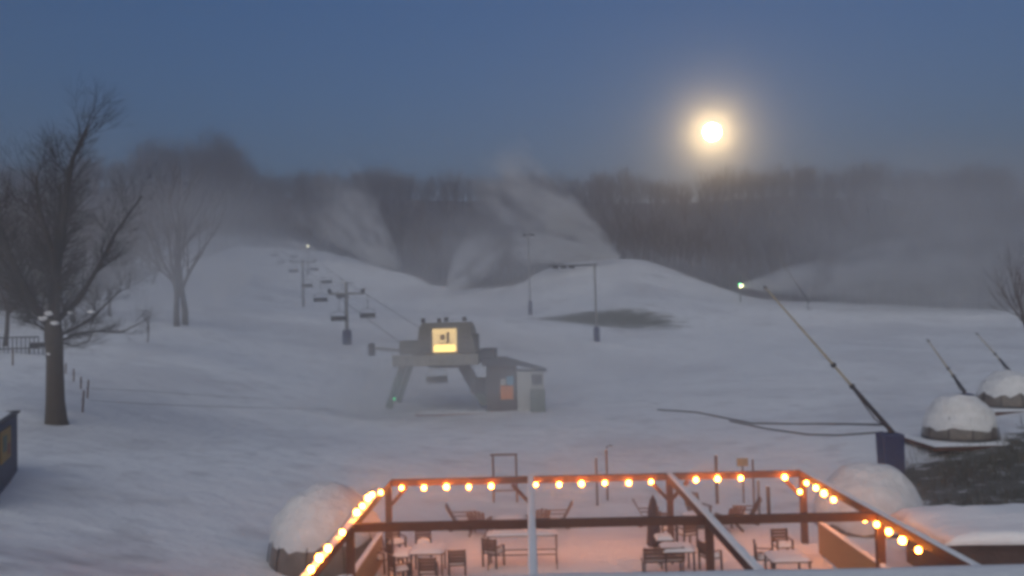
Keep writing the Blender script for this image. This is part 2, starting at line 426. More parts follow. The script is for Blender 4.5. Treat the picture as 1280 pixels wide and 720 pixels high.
# ------------------------------------------------------------------ patio, pergola
DZ = CZ-7.6                        # patio level
BX = [-4.75, 0.0, 4.6, 9.0]; BY = [29.5, 23.15, 16.8]
BT = CZ-5.2                        # top of beams
pt = snow_pad(-6.0, 10.2, 15.0, 33.5, DZ-0.04, 0.04, 3, 130)
rt = random.Random(9); prints = []
for _ in range(26):                                     # trails of footprints across the patio
    x, y, a = rt.uniform(-4.5, 8.8), rt.uniform(22.5, 33), rt.uniform(0, 6.28)
    for k in range(rt.randint(5, 12)):
        a += rt.gauss(0, .15); x += .55*math.cos(a); y += .55*math.sin(a); sd = .14*(1 if k % 2 else -1)
        prints.append((x-math.sin(a)*sd, y+math.cos(a)*sd))
pr = np.array(prints)
for v in pt.V:
    if -5.9 < v.x < 10.1 and 15.1 < v.y < 33.4:
        dmin = float(((pr[:, 0]-v.x)**2+(pr[:, 1]-v.y)**2).min())
        v.z += .018*noise.noise(Vector((v.x*1.3, v.y*1.3, 4)))+.012*noise.noise(Vector((v.x*4, v.y*4, 1)))-.035*math.exp(-dmin/.018)
pt.box(-6.0, 10.2, 15.0, 33.5, DZ-0.5, DZ-0.045)
tag(pt.build('patio', M['snow']), 'snow covered patio floor under the pergola', 'patio', kind='structure')
pg = thing('pergola', (0, 23, DZ), 'open timber pergola frame over the snowy patio with bulbs strung along it', 'pergola')
O = Vector((0, 23, DZ))
def pb(a, b, w, h, name, m, bev=0.01):
    return MB().bar(Vector(a)-O, Vector(b)-O, w, h, bevel=bev).build(name, m, pg)
for yi, y in enumerate(BY):
    if yi < 2:
        for i in range(3):
            pb((BX[i]+.10, y, BT-.11), (BX[i+1]-.10, y, BT-.11), .15, .22, 'cross_beam', M['timber'])
    for x in BX:
        MB().box(x-.10, x+.10, y-.10-23, y+.10-23, 0, BT-.24-DZ, .012).build('post', M['timber'], pg)
for x in BX:
    pb((x, 15.0, BT-.115), (x, 29.75, BT-.115), .19, .23, 'long_beam', M['timber'])
    m = snow_pad(x-.10, x+.10, 15.0, 29.72, BT, .07 if x in (0.0, 4.6) else .02, x, 8)
    for v in m.V: v -= O
    m.build('snow_cover', M['snow'], pg)
for y in BY[:1]:
    for i, x in enumerate(BX):
        for s in (-1, 1):
            if (i == 0 and s < 0) or (i == 3 and s > 0): continue
            if i == 1 and s > 0 and y > 25: continue
            pb((x+s*.08, y, BT-.85), (x+s*.62, y, BT-.26), .09, .12, 'knee_brace', M['timber'])
# string lights
def string(pts_px, pins, label, xs_line=None, y_line=None):
    """bulbs hang 0.3 m under a beam, each on its own socket"""
    p3 = []
    for (px, py) in pts_px:
        if y_line: q = W(px, py, y_line)
        else:
            v = W(px, py, 10)-Vector((0, 0, CZ)); k = xs_line/v.x; q = Vector((0, 0, CZ))+v*k
        p3.append(q)
    root = thing('string_lights', p3[0], label, 'string lights', 'strings of bulbs on the pergola')
    cab = []; o0 = p3[0]
    for i, q in enumerate(p3):
        b = MB(); bm = bmesh.new(); bmesh.ops.create_icosphere(bm, subdivisions=2, radius=.062+.018*((i*37) % 5)/4)
        for v in bm.verts:
            if v.co.z > 0: v.co.z *= 1.35
            v.co += q-o0
        bm.verts.index_update(); b.add([v.co.copy() for v in bm.verts], [tuple(v.index for v in f.verts) for f in bm.faces]); bm.free()
        b.build('bulb', M['bulb'], root, True)
        MB().tube([q-o0+Vector((0, 0, .062)), q-o0+Vector((0, 0, .10)), q-o0+Vector((0, 0, .14))], [.024, .026, .014], 8).build('socket', M['dark'], root)
        cab.append(q-o0+Vector((0, 0, .145)))
        if i+1 < len(p3):
            n_ = (q+p3[i+1])/2; cab.append(n_-o0+Vector((0, 0, .185)))
    MB().tube(cab, .008, 5).build('cable', M['dark'], root)
string([(502,610),(530,610),(558,609),(586,609),(614,608),(670,606),(699,606),(727,605),(756,604),(786,604),(814,602.5),(870,600),(897,599),(926,598),(981,597)], None,
       'string of glowing amber bulbs along the far cross beam of the pergola', y_line=29.3)
string([(476,616),(465,619),(460,623),(453,633),(446,641),(428,666),(410,686),(399,698),(389,712)], None,
       'string of glowing amber bulbs along the left side beam of the pergola', xs_line=-4.62)
string([(1008,604),(1020,610),(1030,617),(1042,625),(1081,649),(1096,656),(1111,665),(1128,676),(1148,688)], None,
       'string of glowing amber bulbs along the right side beam of the pergola', xs_line=8.86)
string([(1000,615)], None, 'single glowing amber bulb hanging beside the far right post', y_line=29.2)
# side fences
for x, lab, s in ((-4.75, 'low tan board fence with a snowy rail along the left side of the patio', 1), (9.0, 'low tan board fence with a snowy rail along the right side of the patio', -1)):
    f = thing('board_fence', (x, 23.3, DZ), lab, 'fence', 'low fences at the patio sides')
    m = MB(); y = -5.8
    while y < 4.6:
        m.box(-.02, .02, y, y+.175, .06, .98, .004); y += .185
    m.build('boards', M['tan'], f)
    for y in (-5.7, -2.2, 1.2, 4.5): MB().box(-.12 if s > 0 else .03, -.03 if s > 0 else .12, y-.05, y+.05, 0, 1.02).build('post', M['timber'], f)
    MB().box(-.08, .08, -5.8, 4.6, 1.0, 1.06, .01).build('top_rail', M['tan'], f)
    snow_pad(-.085, .085, -5.8, 4.6, 1.06, .05, 2, 8).build('snow_cover', M['snow'], f)

# ------------------------------------------------------------------ patio furniture
def make_chair(label, group):
    t = thing('patio_chair', (0, 0, 0), label, 'chair', group)
    MB().box(-.25, .25, -.24, .24, .40, .44, .012).build('seat', M['brown'], t)
    m = MB()
    for i in range(4): m.box(-.25, .25, .215+.02*i, .235+.02*i, .50+.1*i, .585+.1*i, .006)
    m.build('backrest', M['brown'], t)
    for x in (-.24, .24):
        MB().bar((x, -.22, 0), (x, -.2, .62), .05).build('leg', M['dark'], t)
        MB().bar((x, .24, 0), (x, .26, .9), .05).build('leg', M['dark'], t)
        MB().bar((x, -.22, .63), (x, .25, .64), .05, .025).build('armrest', M['brown'], t)
    snow_pad(-.24, .24, -.23, .2, .44, .12, 5, 7, .3).build('snow_cover', M['snow'], t)
    return t
c0 = [None]
def chair(px, py, d, rz, label, sc_=1.0):
    """px, py: top centre of the backrest"""
    p = W(px, py, d); g = 'dark slatted chairs around the patio tables'
    if c0[0] is None:
        c0[0] = make_chair(label, g); c0[0].location = (p.x, d, DZ); c0[0].rotation_euler = (0, 0, rz); return
    dup(c0[0], (p.x, d, DZ), rz, label)
def table(px0, px1, py0, py1, label, w=None, h=.74, group='snow topped patio tables'):
    """tabletop seen between those pixel columns and rows"""
    dn = (h-7.6)  # relative height of the top
    yn = 8; 
    def dep(px, py):
        v = W(px, py, 10)-Vector((0, 0, CZ)); return 10*(7.6-h-.05)/(-v.z)
    y0, y1 = dep((px0+px1)/2, py1), dep((px0+px1)/2, py0)
    xa = W(px0, py1, y0).x; xb = W(px1, py1, y0).x
    cx, cy = (xa+xb)/2, (y0+y1)/2; wx = (xb-xa)/2*.92; wy = min(1.1, max(.7, y1-y0))/2
    t = thing('patio_table', (cx, cy, DZ), label, 'table', group)
    MB().box(-wx, wx, -wy, wy, h-.04, h, .01).build('tabletop', M['brown'], t)
    for sx in (-1, 1):
        for sy in (-1, 1): MB().bar((sx*(wx-.06), sy*(wy-.06), 0), (sx*(wx-.06), sy*(wy-.06), h-.041), .05).build('leg', M['dark'], t)
    snow_pad(-wx-.01, wx+.01, -wy-.01, wy+.01, h, .09, cx, 9, .2).build('snow_cover', M['snow'], t)
    return t
table(509, 556, 678, 691, 'square patio table with thick snow at the left of the patio, chairs around it')
table(489, 512, 684, 694, 'narrow snowy side table just left of the larger patio table')
chair(571, 688, 26.4, R(180)+.05, 'dark slatted chair standing alone to the right of the left table')
chair(535, 694, 25.6, R(180), 'dark slatted chair tucked against the front of the left table')
chair(499, 689, 25.9, R(120), 'dark slatted chair turned sideways at the left table corner')
chair(529, 668, 28.9, R(8), 'dark slatted chair behind the left table, facing the camera')
chair(495, 666, 29.0, R(35), 'dark slatted chair behind the left table, close to the far left post')
chair(476, 678, 27.2, R(75), 'dark slatted chair pushed against the left board fence')
chair(617, 688, 27.6, R(150), 'small dark chair by itself near the middle of the patio')
table(828, 872, 677, 688, 'square patio table with thick snow between the umbrella and the middle post')
table(820, 843, 667, 673, 'low snowy table behind the closed umbrella')
chair(834, 650, 30.2, R(10), 'dark slatted chair behind the closed umbrella')
chair(858, 655, 29.4, R(200), 'dark slatted chair behind the middle snowy table')
chair(888, 684, 26.6, R(110), 'dark slatted chair right of the middle post')
def bench(px, d, rz, label):
    p = W(px, 690, d); t = thing('patio_bench', (p.x, d, DZ), label, 'bench', None, rz)
    MB().box(-.62, .62, -.22, .22, .40, .45, .01).build('seat', M['brown'], t)
    m = MB()
    for i in range(3): m.box(-.62, .62, -.27, -.24, .50+.12*i, .6+.12*i, .006)
    m.build('backrest', M['brown'], t)
    for x in (-.56, .56):
        MB().bar((x, .18, 0), (x, .18, .399), .05).build('leg', M['dark'], t)
        MB().bar((x, -.21, 0), (x, -.21, .85), .04).build('leg', M['dark'], t)
    snow_pad(-.6, .6, -.2, .2, .45, .08, 2).build('snow_cover', M['snow'], t)
bench(828, 26.3, .04, 'brown slatted bench in front of the middle snowy table')
table(966, 1020, 685, 702, 'square patio table with thick snow near the right board fence')
chair(978, 673, 27.6, R(5), 'dark slatted chair behind the right hand table')
chair(955, 684, 26.3, R(80), 'dark slatted chair left of the right hand table')
# high thin-legged bar table in the middle
p = W(653, 690, 27.4)
t = thing('bar_table', (p.x, 27.4, DZ), 'tall bar table on thin metal legs in the middle of the patio', 'table')
for sx in (-1, 1):
    for sy in (-1, 1): MB().bar((sx*1.05, sy*.3, 0), (sx*1.05, sy*.3, 1.0), .035).build('leg', M['dark'], t)
MB().box(-1.1, 1.1, -.34, .34, 1.001, 1.035, .008).build('tabletop', M['brown'], t)
m = MB()
for sy in (-1, 1): m.bar((-1.03, sy*.3, .45), (1.03, sy*.3, .45), .03)
m.build('stretcher', M['dark'], t)
snow_pad(-1.1, 1.1, -.34, .34, 1.035, .07, 8, 8).build('snow_cover', M['snow'], t)
# closed umbrella
p = W(818, 688, 28.2)
t = thing('patio_umbrella', (p.x, 28.2, DZ), 'closed dark patio umbrella wrapped around its pole beside the middle table', 'umbrella')
MB().box(-.3, .3, -.3, .3, 0, .09, .03).build('base', M['dark'], t)
MB().tube([(0, 0, .09), (0, 0, 1.95)], .025, 8).build('pole', M['dark'], t)
V = []; Fc = []; prof = [(.18, .34), (.25, .40), (.22, .7), (.2, 1.1), (.17, 1.5), (.1, 1.8), (.03, 1.92)]
for r_, z in prof:
    for k in range(16): a = 2*math.pi*k/16; rr = r_*(1 if k % 2 else .72); V.append((rr*math.cos(a), rr*math.sin(a), z))
for j in range(len(prof)-1):
    for k in range(16): Fc.append((j*16+k, j*16+(k+1) % 16, (j+1)*16+(k+1) % 16, (j+1)*16+k))
me_obj('canopy', V, Fc, mat('dark_purple_canvas', (.03, .022, .035), .9), t, True)
# reclined garden chairs round two fire pits behind the far beam
def make_recliner(label):
    t = thing('garden_chair', (0, 0, 0), label, 'chair', 'reclined wooden chairs around the fire pits')
    m = MB()
    for i in range(5): m.bar((-.24+.12*i, .22, .28), (-.28+.14*i, .58, .98-.03*abs(i-2)), .105, .022)
    m.build('backrest', M['brown'], t)
    m = MB()
    for i in range(5): m.box(-.27, .27, -.36+.115*i, -.26+.115*i, .36-.022*i, .385-.022*i)
    m.build('seat', M['brown'], t)
    for x in (-.31, .31):
        MB().box(x-.065, x+.065, -.4, .36, .56, .585, .008).build('armrest', M['brown'], t)
        MB().box(x-.02, x+.02, -.37, -.28, 0, .559).build('leg', M['brown'], t)
        MB().bar((x*.9, -.3, .33), (x*.9, .45, .04), .03, .1).build('leg', M['brown'], t)
    snow_pad(-.25, .25, -.34, .12, .38, .07, 4, 7, .3).build('snow_cover', M['snow'], t)
    return t
rc = [None]
def recl(px, d, rz, label):
    p = W(px, 640, d); loc = (p.x, d, G(p.x, d)+.12 if d > 33.4 else DZ)
    if rc[0] is None: rc[0] = make_recliner(label); rc[0].location = loc; rc[0].rotation_euler = (0, 0, rz)
    else: dup(rc[0], loc, rz, label)
recl(577, 32.4, R(90), 'reclined wooden chair seen from the side, leftmost at the left fire pit')
recl(600, 31.6, R(165), 'reclined wooden chair with its back to the camera at the left fire pit')
recl(672, 31.7, R(195), 'reclined wooden chair just right of the second long beam at the left fire pit')
recl(696, 32.4, R(270), 'reclined wooden chair seen from the side, rightmost at the left fire pit')
recl(812, 32.4, R(90), 'reclined wooden chair seen from the side, leftmost at the right fire pit')
recl(873, 33.0, R(20), 'reclined wooden chair facing the camera behind the right fire pit')
recl(911, 31.4, R(200), 'reclined wooden chair with its back to the camera at the right fire pit')
recl(931, 32.4, R(265), 'reclined wooden chair seen from the side, rightmost at the right fire pit')
for px, lab in ((636, 'low round fire pit capped with snow at the left chair circle'), (870, 'low round fire pit capped with snow at the right chair circle')):
    p = W(px, 640, 32.2); t = thing('fire_pit', (p.x, 32.2, DZ), lab, 'fire pit', 'fire pits behind the pergola')
    MB().tube([(0, 0, 0), (0, 0, .38), (0, 0, .42)], [.5, .5, .56], 20).build('ring', M['dark'], t)
    V = [(0, 0, .53)]; Fc = []
    for j, (r_, z) in enumerate(((.25, .51), (.45, .46), (.54, .421))):
        for k in range(20): a = 2*math.pi*k/20; V.append((r_*math.cos(a), r_*math.sin(a), z))
    for k in range(20):
        Fc.append((0, 1+k, 1+(k+1) % 20))
        for j in range(2): Fc.append((1+j*20+k, 1+(j+1)*20+k, 1+(j+1)*20+(k+1) % 20, 1+j*20+(k+1) % 20))
    me_obj('snow_cover', V, Fc, M['snow'], t, True)
# slim posts and frames beyond the patio
def post(px, py0, py1, d, w, label, hook=False, name='wooden_post', m='brown'):
    a = W(px, py1, d); b = W(px, py0, d); g = G(a.x, d); g = min(g, a.z) if d > 33.6 else DZ
    t = thing(name, (a.x, d, g), label, 'post')
    MB().box(-w/2, w/2, -w/2, w/2, -.1, b.z-g, .008).build('shaft', M[m], t)
    snow_pad(-w/2, w/2, -w/2, w/2, b.z-g, .05, px, 5).build('snow_cap', M['snow'], t)
    if hook: MB().tube([(0, 0, b.z-g), (.05, 0, b.z-g+.14), (.22, 0, b.z-g+.2), (.27, 0, b.z-g+.1)], .03, 7).build('hook', M['dark'], t)
post(747, 572, 640, 38, .09, 'slim dark post beyond the far beam, left of the hooked post')
post(760, 562, 640, 39, .09, 'slim post with a curved hook on top beyond the far beam', True)
post(897, 569, 640, 38, .11, 'short dark post beyond the far beam, left of the small sign')
post(943, 574, 640, 37, .07, 'thin tall post rising behind the far beam, right of the small sign')
post(949, 600, 640, 34.5, .10, 'grey post standing behind the right fire pit chairs, left of two', m='steel')
post(961, 608, 640, 34.2, .12, 'brown post standing behind the right fire pit chairs, right of two')
p = W(928, 578, 38); g = G(p.x, 38)
t = thing('small_sign', (p.x, 38, g), 'small square sign on a post beyond the far beam', 'sign')
MB().box(-.03, .03, -.03, .03, -.1, p.z-g-.16).build('post', M['brown'], t)
MB().box(-.24, .24, -.02, .02, p.z-g-.159, p.z-g+.18, .01).build('panel', M['tan'], t)
p0, p1 = W(616, 570, 39), W(645, 573, 39); g = G(p0.x, 39)
t = thing('ski_rack', ((p0.x+p1.x)/2, 39, g), 'bare rectangular ski rack frame on the snow beyond the far beam', 'rack')
hw = (p1.x-p0.x)/2
for s in (-1, 1): MB().bar((s*hw, 0, -.1), (s*hw, 0, p0.z-g), .09).build('upright', M['brown'], t)
MB().bar((-hw-.12, 0, p0.z-g+.045), (hw+.06, 0, p0.z-g+.045), .08).build('top_bar', M['brown'], t)
MB().bar((-hw+.05, 0, .5), (hw-.05, 0, .5), .06).build('lower_bar', M['brown'], t)

# ------------------------------------------------------------------ domes
def dome(px, d, base_z, r, h, label, open_a=None, platform=True, band=.30, seed=0):
    p = W(px, 500, d); t = thing('igloo_dome', (p.x, d, base_z), label, 'dome', 'garden igloo domes under snow')
    n, mrow = 40, 16; V = []; Fc = []; VB = []; FB = []
    def prof(t_):                      # t_: 0 at ground, 1 at apex
        a = t_*math.pi/2; return r*(math.cos(a)**.97 if t_ < 1 else 0), h*math.sin(a)**1.0
    # film body
    for j in range(mrow+1):
        rr, z = prof(j/mrow)
        for k in range(n): a = 2*math.pi*k/n; VB.append(((rr-.03)*math.cos(a), (rr-.03)*math.sin(a), max(0, z-.03)))
    for j in range(mrow):
        for k in range(n): FB.append((j*n+k, j*n+(k+1) % n, (j+1)*n+(k+1) % n, (j+1)*n+k))
    me_obj('film', VB, FB, M['film'], t, True)
    # snow shell over the upper part, with a ragged lower rim
    j0 = 20; VS = []; FS = []
    for j in range(j0+1):
        for k in range(n):
            a = 2*math.pi*k/n
            rim = band*.62+.05*noise.noise(Vector((math.cos(a)*3, math.sin(a)*3, seed)))*2
            t_ = rim+(1-rim)*j/j0; rr, z = prof(t_)
            q_ = 1-t_; th = .015 if j == 0 else .04+.10*min(1, j/6)*(0.7+1.8*noise.noise(Vector((math.cos(a)*2.2*q_, math.sin(a)*2.2*q_, t_*4+seed))))
            th *= 1+.55*math.cos(a-1.0-seed)*q_; th += .05*noise.noise(Vector((math.cos(a)*7*q_, math.sin(a)*7*q_, t_*9+seed)))*min(1, j/4)*min(1, q_*4)
            nr = math.cos(t_*math.pi/2); nz_ = math.sin(t_*math.pi/2)
            VS.append(((rr+th*nr)*math.cos(a), (rr+th*nr)*math.sin(a), z+th*nz_))
    for j in range(j0):
        for k in range(n): FS.append((j*n+k, j*n+(k+1) % n, (j+1)*n+(k+1) % n, (j+1)*n+k))
    me_obj('snow_cover', VS, FS, M['dome_snow'], t, True)
    # ribs
    for k in range(10):
        a = 2*math.pi*k/10+.2; pts = []
        for j in range(7):
            rr, z = prof(j/16); pts.append(((rr+.012)*math.cos(a), (rr+.012)*math.sin(a), z+.01))
        MB().tube(pts, .022, 5).build('rib', M['dark'], t)
    if platform: MB().tube([((r-.0)*math.cos(2*math.pi*k/n), (r-.0)*math.sin(2*math.pi*k/n), .05) for k in range(n+1)], .05, 6, False).build('base_ring', M['dark'], t)
    if platform:
        z1 = -.004
        q = thing('dome_platform', (p.x, d, base_z), 'snow edged wooden platform under the '+label.split(',')[0], 'platform', 'platforms under the domes')
        s = r+.55
        MB().box(-s, s, -s, s, -.32, -.1, .01).build('frame', M['timber'], q)
        snow_pad(-s-.03, s+.03, -s-.03, s+.03, -.1, .095, seed, 12).build('snow_cover', M['snow'], q)
    return t
dome(405, 28.6, CZ-7.72, 1.85, 2.45, 'snow covered garden dome left of the pergola, lit amber by the bulbs', seed=1, band=.36)
dome(1082, 33.0, CZ-7.9, 1.9, 2.2, 'snow buried garden dome right of the pergola behind the side beam', seed=2, platform=False, band=.05)
dome(1198, 46.0, CZ-6.62, 1.78, 2.15, 'snow capped garden dome on the brushy bank, the nearer of two', seed=3, band=.26)
dome(1262, 53.0, CZ-5.80, 1.8, 2.0, 'snow capped garden dome at the right edge, farther of two on the bank', seed=4, band=.36)
# snow-topped terrace wall at right foreground
t = thing('retaining_wall', (17, 26.8, CZ-8), 'dark retaining wall with a thick flat snow cap at lower right', 'wall')
MB().box(-5.2, 9, -1.6, 1.5, -.2, 1.55, .03).build('wall', mat('dark_wet_timber_wall', (.07, .045, .04), .9, var=.5, scale=2, bump=.6, bscale=5), t)
m = snow_pad(-5.6, 9.2, -2.0, 1.9, 1.45, .30, 6, 34, .55)
for v in m.V:
    if v.z > 1.5: v.z += .10*noise.noise(v*.6)+.05*noise.noise(v*1.7)
    v.y += .16*noise.noise(Vector((v.x*.7, 3, 1))); v.x += .2*noise.noise(Vector((7, v.y*.9, 1)))
m.build('snow_cover', M['snow'], t, True)

# ------------------------------------------------------------------ snow guns, poles
def lance_gun(px, py, d, tip_px, tip_py, base_h, label, pad=True, tipd=0, show=1.0):
    b = W(px, py, d); g = G(b.x, d)
    t = thing('snow_gun', (b.x, d, g), label, 'snow gun', 'long tilted snow making lances')
    hz = b.z-g
    if pad: MB().box(-.46, .46, -.46, .46, -.2, hz-.05, .09, taper=-.10).build('padded_base', M['blue_pad'], t)
    else: MB().tube([(0, 0, -.2), (0, 0, hz-.05)], .12, 10).build('mast', M['steel'], t)
    MB().tube([(0, 0, hz-.05), (0, 0, hz+.25)], .09, 10).build('swivel', M['dark'], t)
    e = W(tip_px, tip_py, d+tipd)-Vector((b.x, d, g)); s = Vector((0, 0, hz+.15)); v = e-s
    MB().tube([s-v*.03, s+v*.22, s+v*.30], [.115, .10, .09], 10).build('lower_arm', M['dark'], t)
    MB().tube([s+v*.3, s+v*.7, e], [.06, .048, .036], 9).build('lance', M['lance'], t)
    for f in (.3, .45): MB().tube([s+v*(f-.006), s+v*(f+.012)], .13, 10).build('collar', M['dark'], t)
    MB().tube([e, e+v.normalized()*.18], [.10, .075], 10).build('nozzle', M['steel'], t)
    MB().tube([s+v*.02+Vector((0, 0, -.1)), s+v*.12+Vector((0, 0, -.35)), s+v*.28+Vector((0, 0, -.09))], .03, 6).build('feed_hose', M['hose'], t)
lance_gun(1112, 540, 42, 958, 361, 2, 'long snow making lance leaning up from the big navy padded base')
lance_gun(1205, 491, 60, 1161, 427, 1.5, 'snow making lance rising behind the nearer dome on the bank')
lance_gun(1262, 465, 75, 1222, 418, 1.3, 'snow making lance rising behind the farther dome at the right edge')
lance_gun(1010, 376, 190, 963, 308, 1.2, 'faint distant lance leaning in front of the dark wood', pad=False)
def pad_pole(px, py0, py1, d, padpx, label, cat='pole', arm=None, name='light_pole'):
    a = W(px, py1, d); b = W(px, py0, d); g = G(a.x, d)
    t = thing(name, (a.x, d, g), label, cat)
    H = b.z-g; ph = padpx/F*d
    MB().tube([(0, 0, -.3), (0, 0, H)], [.17, .12], 10).build('mast', M['steel'], t)
    MB().tube([(0, 0, 0), (0, 0, ph*.5), (0, 0, ph)], [.42, .45, .42], 12).build('pad', M['blue_pad'], t)
    return t, H
t, H = pad_pole(746, 330, 427, 130, 18, 'tall grey pole with a navy pad and a long dark bar over the dark patch')
MB().bar((-6.8, 0, H-.12), (.35, 0, H-.12), .16, .14).build('arm', M['dark'], t)  # bar and boxes stand in for a dark streak under the crest
for x in (-5.8, -4.6, -3.4): MB().box(x-.42, x+.42, -.2, .2, H-.5, H-.2, .05).build('floodlight', M['dark'], t)
t, H = pad_pole(663, 292, 395, 185, 18, 'farther pale pole with a navy pad standing left of the dark patch')
MB().bar((-1.0, 0, H-.1), (1.0, 0, H-.1), .16, .14).build('arm', M['dark'], t)
for x in (-.8, .8): MB().box(x-.4, x+.4, -.2, .2, H-.5, H-.18, .05).build('floodlight', M['dark'], t)
# fan gun with working lights on the far crest
p = W(925, 357, 214); g = G(p.x, 214)
t = thing('fan_snow_gun', (p.x, 214, g), 'working fan snow gun with green and yellow lights at the far snow edge', 'snow gun')
hz = p.z-g
MB().tube([(-.3, 0, hz), (.7, 0, hz+.1)], [.55, .5], 16).build('barrel', M['steel'], t)
MB().tube([(0, 0, -.2), (0, 0, max(.3, hz-.5))], .15, 8).build('mast', M['dark'], t)
for x, y, z, r_, m in ((.35, -.6, -.05, .24, 'gun_lamp'), (.0, -.6, -.3, .17, 'gun_lamp'), (-.15, -.6, .28, .2, 'gun_green')):
    bm = bmesh.new(); bmesh.ops.create_icosphere(bm, subdivisions=2, radius=r_)
    for v in bm.verts: v.co += Vector((x, y, hz+z))
    bm.verts.index_update(); MB().add([v.co.copy() for v in bm.verts], [tuple(v.index for v in f.verts) for f in bm.faces]).build('work_light', M[m], t, True); bm.free()
# hoses, and ski tracks drawn as thin dark tubes, on the snow
def hose(pts, r_, label):
    q = []
    for i in range(len(pts)-1):
        for k in range(6):
            u = k/6; q.append(on_ground(pts[i][0]*(1-u)+pts[i+1][0]*u, pts[i][1]*(1-u)+pts[i+1][1]*u))
    q.append(on_ground(*pts[-1])); c0_ = q[0].copy()
    q = [v-c0_+Vector((0, 0, r_*.6)) for v in q]
    o = MB().tube(q, r_, 7).build('hose', M['hose'], None, True, c0_); tag(o, label, 'hose')
hose([(822,513),(870,516),(905,523),(940,530),(1000,531),(1060,531),(1102,532)], .07, 'dark snow making hose curving across the flat snow to the navy base, upper one')
hose([(912,527),(960,537),(1010,544),(1050,545),(1104,541)], .06, 'dark snow making hose sagging across the flat snow to the navy base, lower one')
hose([(114,486),(180,489),(250,494),(330,499)], .018, 'thin dark line lying on the snow right of the leaning stakes, upper one')
hose([(112,501),(180,505),(250,508),(420,512)], .018, 'thin dark line lying on the snow right of the leaning stakes, lower one')
# stakes near the big tree
for i, (px, a, b, lab) in enumerate([(82,454,467,'farthest'),(92,461,477,'second farthest'),(101,471,486,'third farthest'),(109,475,498,'tall leaning'),(103,488,515,'nearest')]):
    q = on_ground(px, b); z = W(px, a, q.y).z-q.z
    t = thing('snow_stake', q, lab+' thin stake in the short row right of the large tree', 'stake', 'thin stakes beside the large tree', 0)
    MB().bar((0, 0, -.2), (.10 if i > 2 else .02, 0, z), .08).build('shaft', M['brown'], t)
    MB().bar((-.02, -.05, z*.55), (.14, -.05, z*.62), .05).build('clip', M['dark'], t)
q = on_ground(16, 457); t = thing('snow_stake', q, 'lone thin stake at far left near the railing', 'stake', 'thin stakes beside the large tree')
MB().bar((0, 0, -.2), (0, 0, 1.3), .09).build('shaft', M['brown'], t)
# railing and bench at far left
d = 78; p = W(0, 415, d); q = W(48, 415, d)
t = thing('railing', (p.x-2, d, G(p.x, d)), 'dark railing with upright bars at far left behind the large tree', 'railing')
n = 15; wd = q.x-p.x+2
for z in (.35, 1.35): MB().bar((0, 0, z), (wd, 0, z), .12).build('rail', M['dark'], t)
for k in range(n): MB().bar((wd*k/(n-1), 0, -.2), (wd*k/(n-1), 0, 1.33), .06).build('bar', M['dark'], t)
q = on_ground(45, 443)
t = thing('park_bench', q, 'dark bench standing on the snow behind the trunk of the large tree', 'bench')
MB().box(-.75, .75, -.25, .25, .5, .58, .01).build('seat', M['dark'], t); MB().box(-.75, .75, .22, .28, .62, 1.05, .01).build('backrest', M['dark'], t)
for x in (-.65, .65): MB().bar((x, 0, -.1), (x, 0, .5), .08).build('leg', M['dark'], t)
# navy shed at the lower left edge
a, b = W(22, 572, 33.8), W(0, 585, 29.6)
dv = Vector((b.x-a.x, b.y-a.y, 0)).normalized(); rz = math.atan2(dv.y, dv.x)
z0 = min(a.z, b.z); hgt = W(22, 514, 33.8).z-a.z
t = thing('storage_shed', (a.x, a.y, a.z), 'low navy storage shed with faded printed panel, cut by the left edge', 'shed', None, rz)
# local +x runs towards the camera along the visible wall, local -y points left
MB().box(0, 6.5, -2.4, 0, -.6, hgt-.05, .02).build('wall', M['navy'], t)
MB().box(-.1, 6.6, -2.5, .1, hgt-.049, hgt+.03, .02).build('roof', M['roof'], t)
snow_pad(-.05, 6.5, -2.45, -.1, hgt+.03, .08, 4).build('snow_cover', M['snow'], t)
f = MB().box(2.2, 4.6, .002, .04, .35, 1.45, .005).build('printed_panel', M['yellow'], t)
MB().box(2.5, 3.1, .042, .055, .5, .9).build('red_patch', M['red'], f)
MB().box(3.3, 4.2, .042, .055, .7, 1.25).build('green_patch', M['green'], f)

# ------------------------------------------------------------------ chairlift
LD = Vector((-.355, 1, 0)).normalized(); LN = Vector((LD.y, -LD.x, 0))     # along and across the lift line (LN points right)
def lx(y, side):                                   # world x of the rope at distance y; side -1 left, +1 right
    return -25.2-.355*(y-119)+(0 if side < 0 else 4.6)
CH = [(-1,424,401,119),(-1,401,377,137),(-1,384,359,165),(-1,367,340,200),(-1,343,320,245),
      (1,460,397,123),(1,409,354,178),(1,393,338,215),(1,367,322,262),(1,428,372,152),(-1,352,329,225)]
lab = ['lowest chair on the left cable, left of the padded lift tower', 'second chair up on the left cable above the tower', 'third chair up on the left cable',
       'fourth chair up on the left cable', 'highest faint chair on the left cable near the hill top',
       'lowest chair on the right cable, right of the padded lift tower', 'second chair up on the right cable', 'third chair up on the right cable', 'highest faint chair on the right cable near the hill top',
       'chair on the right cable just above the tower crossarm', 'fifth chair up on the left cable, below the highest one']
